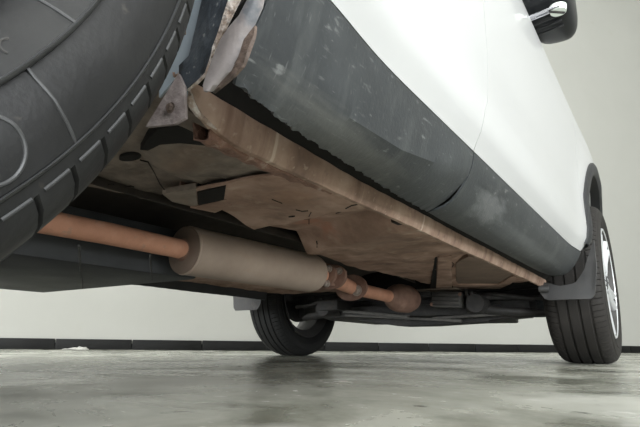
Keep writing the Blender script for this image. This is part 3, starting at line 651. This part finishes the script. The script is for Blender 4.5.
def rim(c, sgn):
    cx, cy, cz = c
    prof = [(0.236,-0.098),(0.240,-0.092),(0.226,-0.082),(0.205,-0.06),(0.200,0.02),(0.212,0.06),(0.226,0.084),(0.240,0.094),(0.238,0.101),(0.229,0.102),(0.222,0.090),(0.208,0.060),(0.196,0.02),(0.196,-0.06),(0.220,-0.082)]
    P = [[Vector((cx+sgn*x, cy+r_*math.sin(a), cz-r_*math.cos(a))) for r_, x in prof] for a in np.linspace(0,2*PI,64,endpoint=False)]
    bm = bmesh.new(); grid(bm, P, close_u=True, close_v=True); rm = fin('rim', bm, M['rimdark'], car, angle=40)
    P = [[Vector((cx+sgn*x, cy+r_*math.sin(a), cz-r_*math.cos(a))) for r_, x in ((0.2285,0.1015),(0.2305,0.1045),(0.2375,0.1035),(0.2405,0.0965),(0.226,0.090))] for a in np.linspace(0,2*PI,64,endpoint=False)]
    bm = bmesh.new(); grid(bm, P, close_u=True, close_v=True); fin('rim_lip', bm, M['alloy'], rm, angle=40)
    bm = bmesh.new(); tube_bm(bm, [(cx+sgn*0.055,cy,cz),(cx+sgn*0.083,cy,cz),(cx+sgn*0.088,cy,cz)], [0.07,0.062,0.05], 32); fin('hub', bm, M['alloy'], rm)
    tube('hub_cap', [(cx+sgn*0.088,cy,cz),(cx+sgn*0.093,cy,cz)], [0.032,0.029], M['trim'], rm, 24)
    for k in range(5):
        for dl in (-0.13, 0.13):
            a0 = 2*PI*k/5+dl*1.6; a1 = 2*PI*k/5+dl
            tube('spoke', [(cx+sgn*(0.074),cy+0.05*math.sin(a0),cz-0.05*math.cos(a0)), (cx+sgn*0.080,cy+0.13*math.sin(a1),cz-0.13*math.cos(a1)), (cx+sgn*0.084,cy+0.222*math.sin(a1),cz-0.222*math.cos(a1))], [0.020,0.017,0.022], M['alloy'], rm, 10, squash=0.8)
        an = 2*PI*(k+0.5)/5
        hexbolt('wheel_nut', (cx+sgn*0.082,cy+0.05*math.sin(an),cz-0.05*math.cos(an)), (sgn,0,0), 0.009, 0.012, M['steel'], rm)
    bm = bmesh.new(); tube_bm(bm, [(cx-sgn*0.03,cy,cz),(cx-sgn*0.005,cy,cz)], 0.148, 40); tube_bm(bm, [(cx-sgn*0.06,cy,cz),(cx+sgn*0.06,cy,cz)], 0.07, 28)
    fin('brake_disc', bm, M['rimdark'], car)
    box('brake_caliper', (cx-sgn*0.03,cy-0.115,cz+0.03), (0.10,0.06,0.13), M['black'], car, None, 0.012)
    box('knuckle', (cx-sgn*0.085,cy+0.0,cz-0.03), (0.05,0.12,0.20), M['black'], car, None, 0.015)
tR = tyre('tire', (HT,Z0), 1, M['tyre'])
tyre('tire', (HT+0.004,0), 1, M['tyre_brown'], 1.09)
tyre('tire', (-HT,0), -1, M['tyre_black'])
tyre('tire', (-HT,Z0), -1, M['tyre_black'])
for cx, sgn in ((HT,1),(-HT,-1)):
    for cy in (0, Z0): rim((cx+(0.012 if sgn == 1 and cy == 0 else 0),cy,0.343), sgn)

# raised marks on the near sidewall
def sx_at(r_):
    h = tyre_profile(); return HT+float(np.interp(r_, [q[0] for q in h], [q[1] for q in h]))
def on_wall(r_, deg, lift=0.0): a = math.radians(deg); return Vector((sx_at(r_)+lift, Z0+r_*math.sin(a), 0.343-r_*math.cos(a)))
def circ(r_, wd, lift, name, m):
    P = [[on_wall(r_-wd,d,-0.001), on_wall(r_-wd*0.5,d,lift), on_wall(r_+wd*0.5,d,lift), on_wall(r_+wd,d,-0.001)] for d in np.linspace(0,360,180,endpoint=False)]
    bm = bmesh.new(); grid(bm, P, close_u=True); return fin(name, bm, m, tR, angle=60)
circ(0.2765, 0.0016, 0.0022, 'sidewall_ring', M['tyre_ring'])
circ(0.3150, 0.0013, 0.0022, 'sidewall_ring', M['tyre_ring'])
for d in range(-5, 340, 45):
    r0, r1 = 0.2775, 0.3145
    dd = d+54.5+5-0
    tube('sidewall_rib', [on_wall(r_, dd-(r_-r0)*20, 0.0) for r_ in np.linspace(r0,r1,8)], 0.0010, M['tyre_ring'], tR, 8)
    tube('sidewall_rib', [on_wall(r_, dd+7.4, 0.0) for r_ in np.linspace(0.258,0.2765,5)], 0.0010, M['tyre_ring'], tR, 8)
def ring_mark(rc, dc, rad, name='moulded_ring'):
    P = []
    for t in np.linspace(0,2*PI,40,endpoint=False):
        rr_ = rc+rad*math.sin(t); dg = dc+math.degrees(rad*math.cos(t)/rc); P.append(on_wall(rr_, dg, 0.0))
    bm = bmesh.new(); rings = []
    for i, p in enumerate(P):
        tn = (P[(i+1)%40]-P[i-1]).normalized(); nx = Vector((1,0,0)); sd = tn.cross(nx).normalized()
        rings.append([p+nx*math.cos(q)*0.0011+sd*math.sin(q)*0.0011 for q in np.linspace(0,2*PI,8,endpoint=False)])
    grid(bm, rings, close_u=True, close_v=True); return fin(name, bm, M['tyre_ring'], tR)
ring_mark(0.2955, 47.0, 0.0145); ring_mark(0.2955, 47.0+60, 0.0145); ring_mark(0.2955, 47.0-60, 0.0145)
tube('moulded_mark', [on_wall(0.2675+0.0035*math.cos(t), 55.0+0.9*math.sin(t), 0.0) for t in np.linspace(2.4,5.2,12)], 0.0007, M['black'], tR, 6)
# raised bars on the shoulder blocks, one pair per pitch in view
for p in range(88):
    d0 = 360*p/88
    bm = bmesh.new(); tube_bm(bm, [on_wall(0.3220, d0+0.3+k*0.7, -0.0003) for k in range(5)], 0.0011, 8)
    fin('shoulder_bar', bm, M['tyre_ring'], tR)
# ---- door mirror
def mirror(sgn):
    c = Vector((sgn*0.912, -1.03, 1.108)); bm = bmesh.new(); bmesh.ops.create_uvsphere(bm, u_segments=36, v_segments=20, radius=1)
    for v in bm.verts:
        x, y, z = v.co
        sq = lambda t, p: math.copysign(abs(t)**p, t)
        X = sq(x,0.62)*0.075; Y = sq(y,0.75)*0.165; Z = sq(z,0.55)*0.092
        if x < 0: X *= 1.0
        Z -= 0.018*(1-x)*0.5*(1 if z < 0 else -0.3)*-1
        v.co = Vector((sgn*X, Y, Z))+c
    sh_ = fin('mirror_housing', bm, M['mirror_black'], car, angle=60); sh_['label'] = 'gloss black door mirror'
    box('mirror_foot', (sgn*0.840,-0.95,1.075), (0.05,0.08,0.05), M['mirror_black'], car, RY(sgn*-0.4), 0.012)
    box('mirror_glass', (sgn*0.836,-1.03,1.118), (0.004,0.22,0.12), M['chrome'], sh_, None, 0.0015)
    return sh_, c
for sgn in (1, -1):
    sh_, mc = mirror(sgn)
    # strip and round lamp under the housing
    zb = mc.z-0.089
    boxes('chrome_strip', [((mc.x-sgn*0.008,mc.y-0.108,zb-0.002),(0.105,0.010,0.006),RZ(-sgn*0.18)),((mc.x-sgn*0.012,mc.y-0.092,zb-0.002),(0.10,0.006,0.006),RZ(-sgn*0.18))], M['chrome'], sh_, 0.0015)
    tube('puddle_lamp', [(mc.x+sgn*0.037,mc.y-0.09,zb+0.012),(mc.x+sgn*0.037,mc.y-0.09,zb-0.006)], [0.024,0.022], M['lens'], sh_, 24)
    box('lens_bar', (mc.x+sgn*0.034,mc.y-0.094,zb-0.0075), (0.007,0.046,0.004), M['black'], sh_, RZ(-sgn*0.9), 0.001)
    for k in range(3): box('housing_rib', (mc.x-sgn*0.012,mc.y-0.055+0.03*k,zb+0.0005), (0.10,0.005,0.006), M['trim'], sh_, RZ(-sgn*0.18), 0.001)

# ---- the rest of the body: greenhouse, bonnet, bumpers (out of the frame)
def gx(f): return 0.83+(0.60-0.83)*f
belt = ZT; top = 1.53
PY = [(-0.25,1.06),(0.45,1.45)]
for sgn in (1,-1):
    for nm, ya, yb, ta, tb in (('side_window',-1.66,-0.62,-1.66,-1.05),('side_window',-2.62,-1.76,-2.55,-1.76)):
        P = [[Vector((sgn*gx(f), (ya+(yb-ya)*i/10)*(1-f)+(ta+(tb-ta)*i/10)*f, belt+(top-0.06-belt)*f)) for f in np.linspace(0.02,0.94,6)] for i in range(11)]
        surf(nm, P, M['glass'], car, thick=0.004)
    for (b0, t0, w0) in ((-0.50,-1.00,0.09),(-1.71,-1.71,0.08),(-2.75,-2.68,0.14),(-3.40,-3.15,0.16)):
        prism('window_pillar', [(sgn*gx(0),b0,belt-0.005),(sgn*gx(0),b0-w0,belt-0.005),(sgn*gx(1),t0-w0,top-0.02),(sgn*gx(1),t0,top-0.02)], (-sgn*0.03,0,0), M['paint'], car, 0.006)
P = [[Vector((x, y, top+0.035*(1-(x/0.62)**2)-0.02*max(0,(abs(y+2.1)-0.9))**2)) for x in np.linspace(-0.62,0.62,13)] for y in np.linspace(-3.35,-0.98,16)]
surf('roof', P, M['paint'], car, thick=0.02)
def sheet(name, y0, z0, hw0, y1, z1, hw1, m, bulge=0.05):
    P = []
    for i in range(9):
        f = i/8; hw = hw0+(hw1-hw0)*f
        P.append([Vector((x, y0+(y1-y0)*f+bulge*(1-(x/hw)**2), z0+(z1-z0)*f)) for x in np.linspace(-hw,hw,13)])
    return surf(name, P, m, car, thick=0.005)
sheet('windshield', -0.30, 1.07, 0.74, -1.00, top-0.01, 0.58, M['glass'])
sheet('rear_window', -3.50, 1.10, 0.70, -3.33, top-0.03, 0.58, M['glass'], -0.04)
P = [[Vector((x*lerp(y,[-0.35,0.5,0.85],[0.81,0.78,0.66]), y, lerp(y,[-0.35,0.4,0.85],[1.065,1.03,0.90])+0.03*(1-x*x))) for x in np.linspace(-1,1,15)] for y in np.linspace(-0.35,0.86,14)]
surf('hood', P, M['paint'], car, thick=0.01)
def nose(name, y0, s, z0, z1, m, hw):
    P = [[Vector((x*hw, y0+s*(0.10*(1-abs(x)**3)+0.05*math.sin(PI*(z-z0)/(z1-z0))), z)) for z in np.linspace(z0,z1,10)] for x in np.linspace(-1,1,25)]
    return surf(name, P, m, car, thick=0.006)
nose('front_bumper', 0.74, 1, 0.24, 0.62, M['clad'], 0.80)
nose('front_grille', 0.78, 1, 0.62, 0.90, M['trim'], 0.68)
nose('rear_bumper', -3.48, -1, 0.30, 0.62, M['clad'], 0.80)
nose('tailgate', -3.48, -1, 0.62, 1.10, M['paint'], 0.72)
for sgn in (1,-1):
    prism('bumper_corner', [(sgn*0.80,0.74,0.24),(sgn*0.86,0.46,0.26),(sgn*0.87,0.46,0.42),(sgn*0.82,0.74,0.62)], (-sgn*0.01,0,0), M['clad'], car, 0.003)
    prism('bumper_corner', [(sgn*0.80,-3.48,0.30),(sgn*0.86,-3.22,0.30),(sgn*0.87,-3.22,0.44),(sgn*0.82,-3.48,0.62)], (-sgn*0.01,0,0), M['clad'], car, 0.003)
    box('headlamp', (sgn*0.66,0.76,0.80), (0.20,0.12,0.12), M['lens'], car, RZ(-sgn*0.5), 0.03)
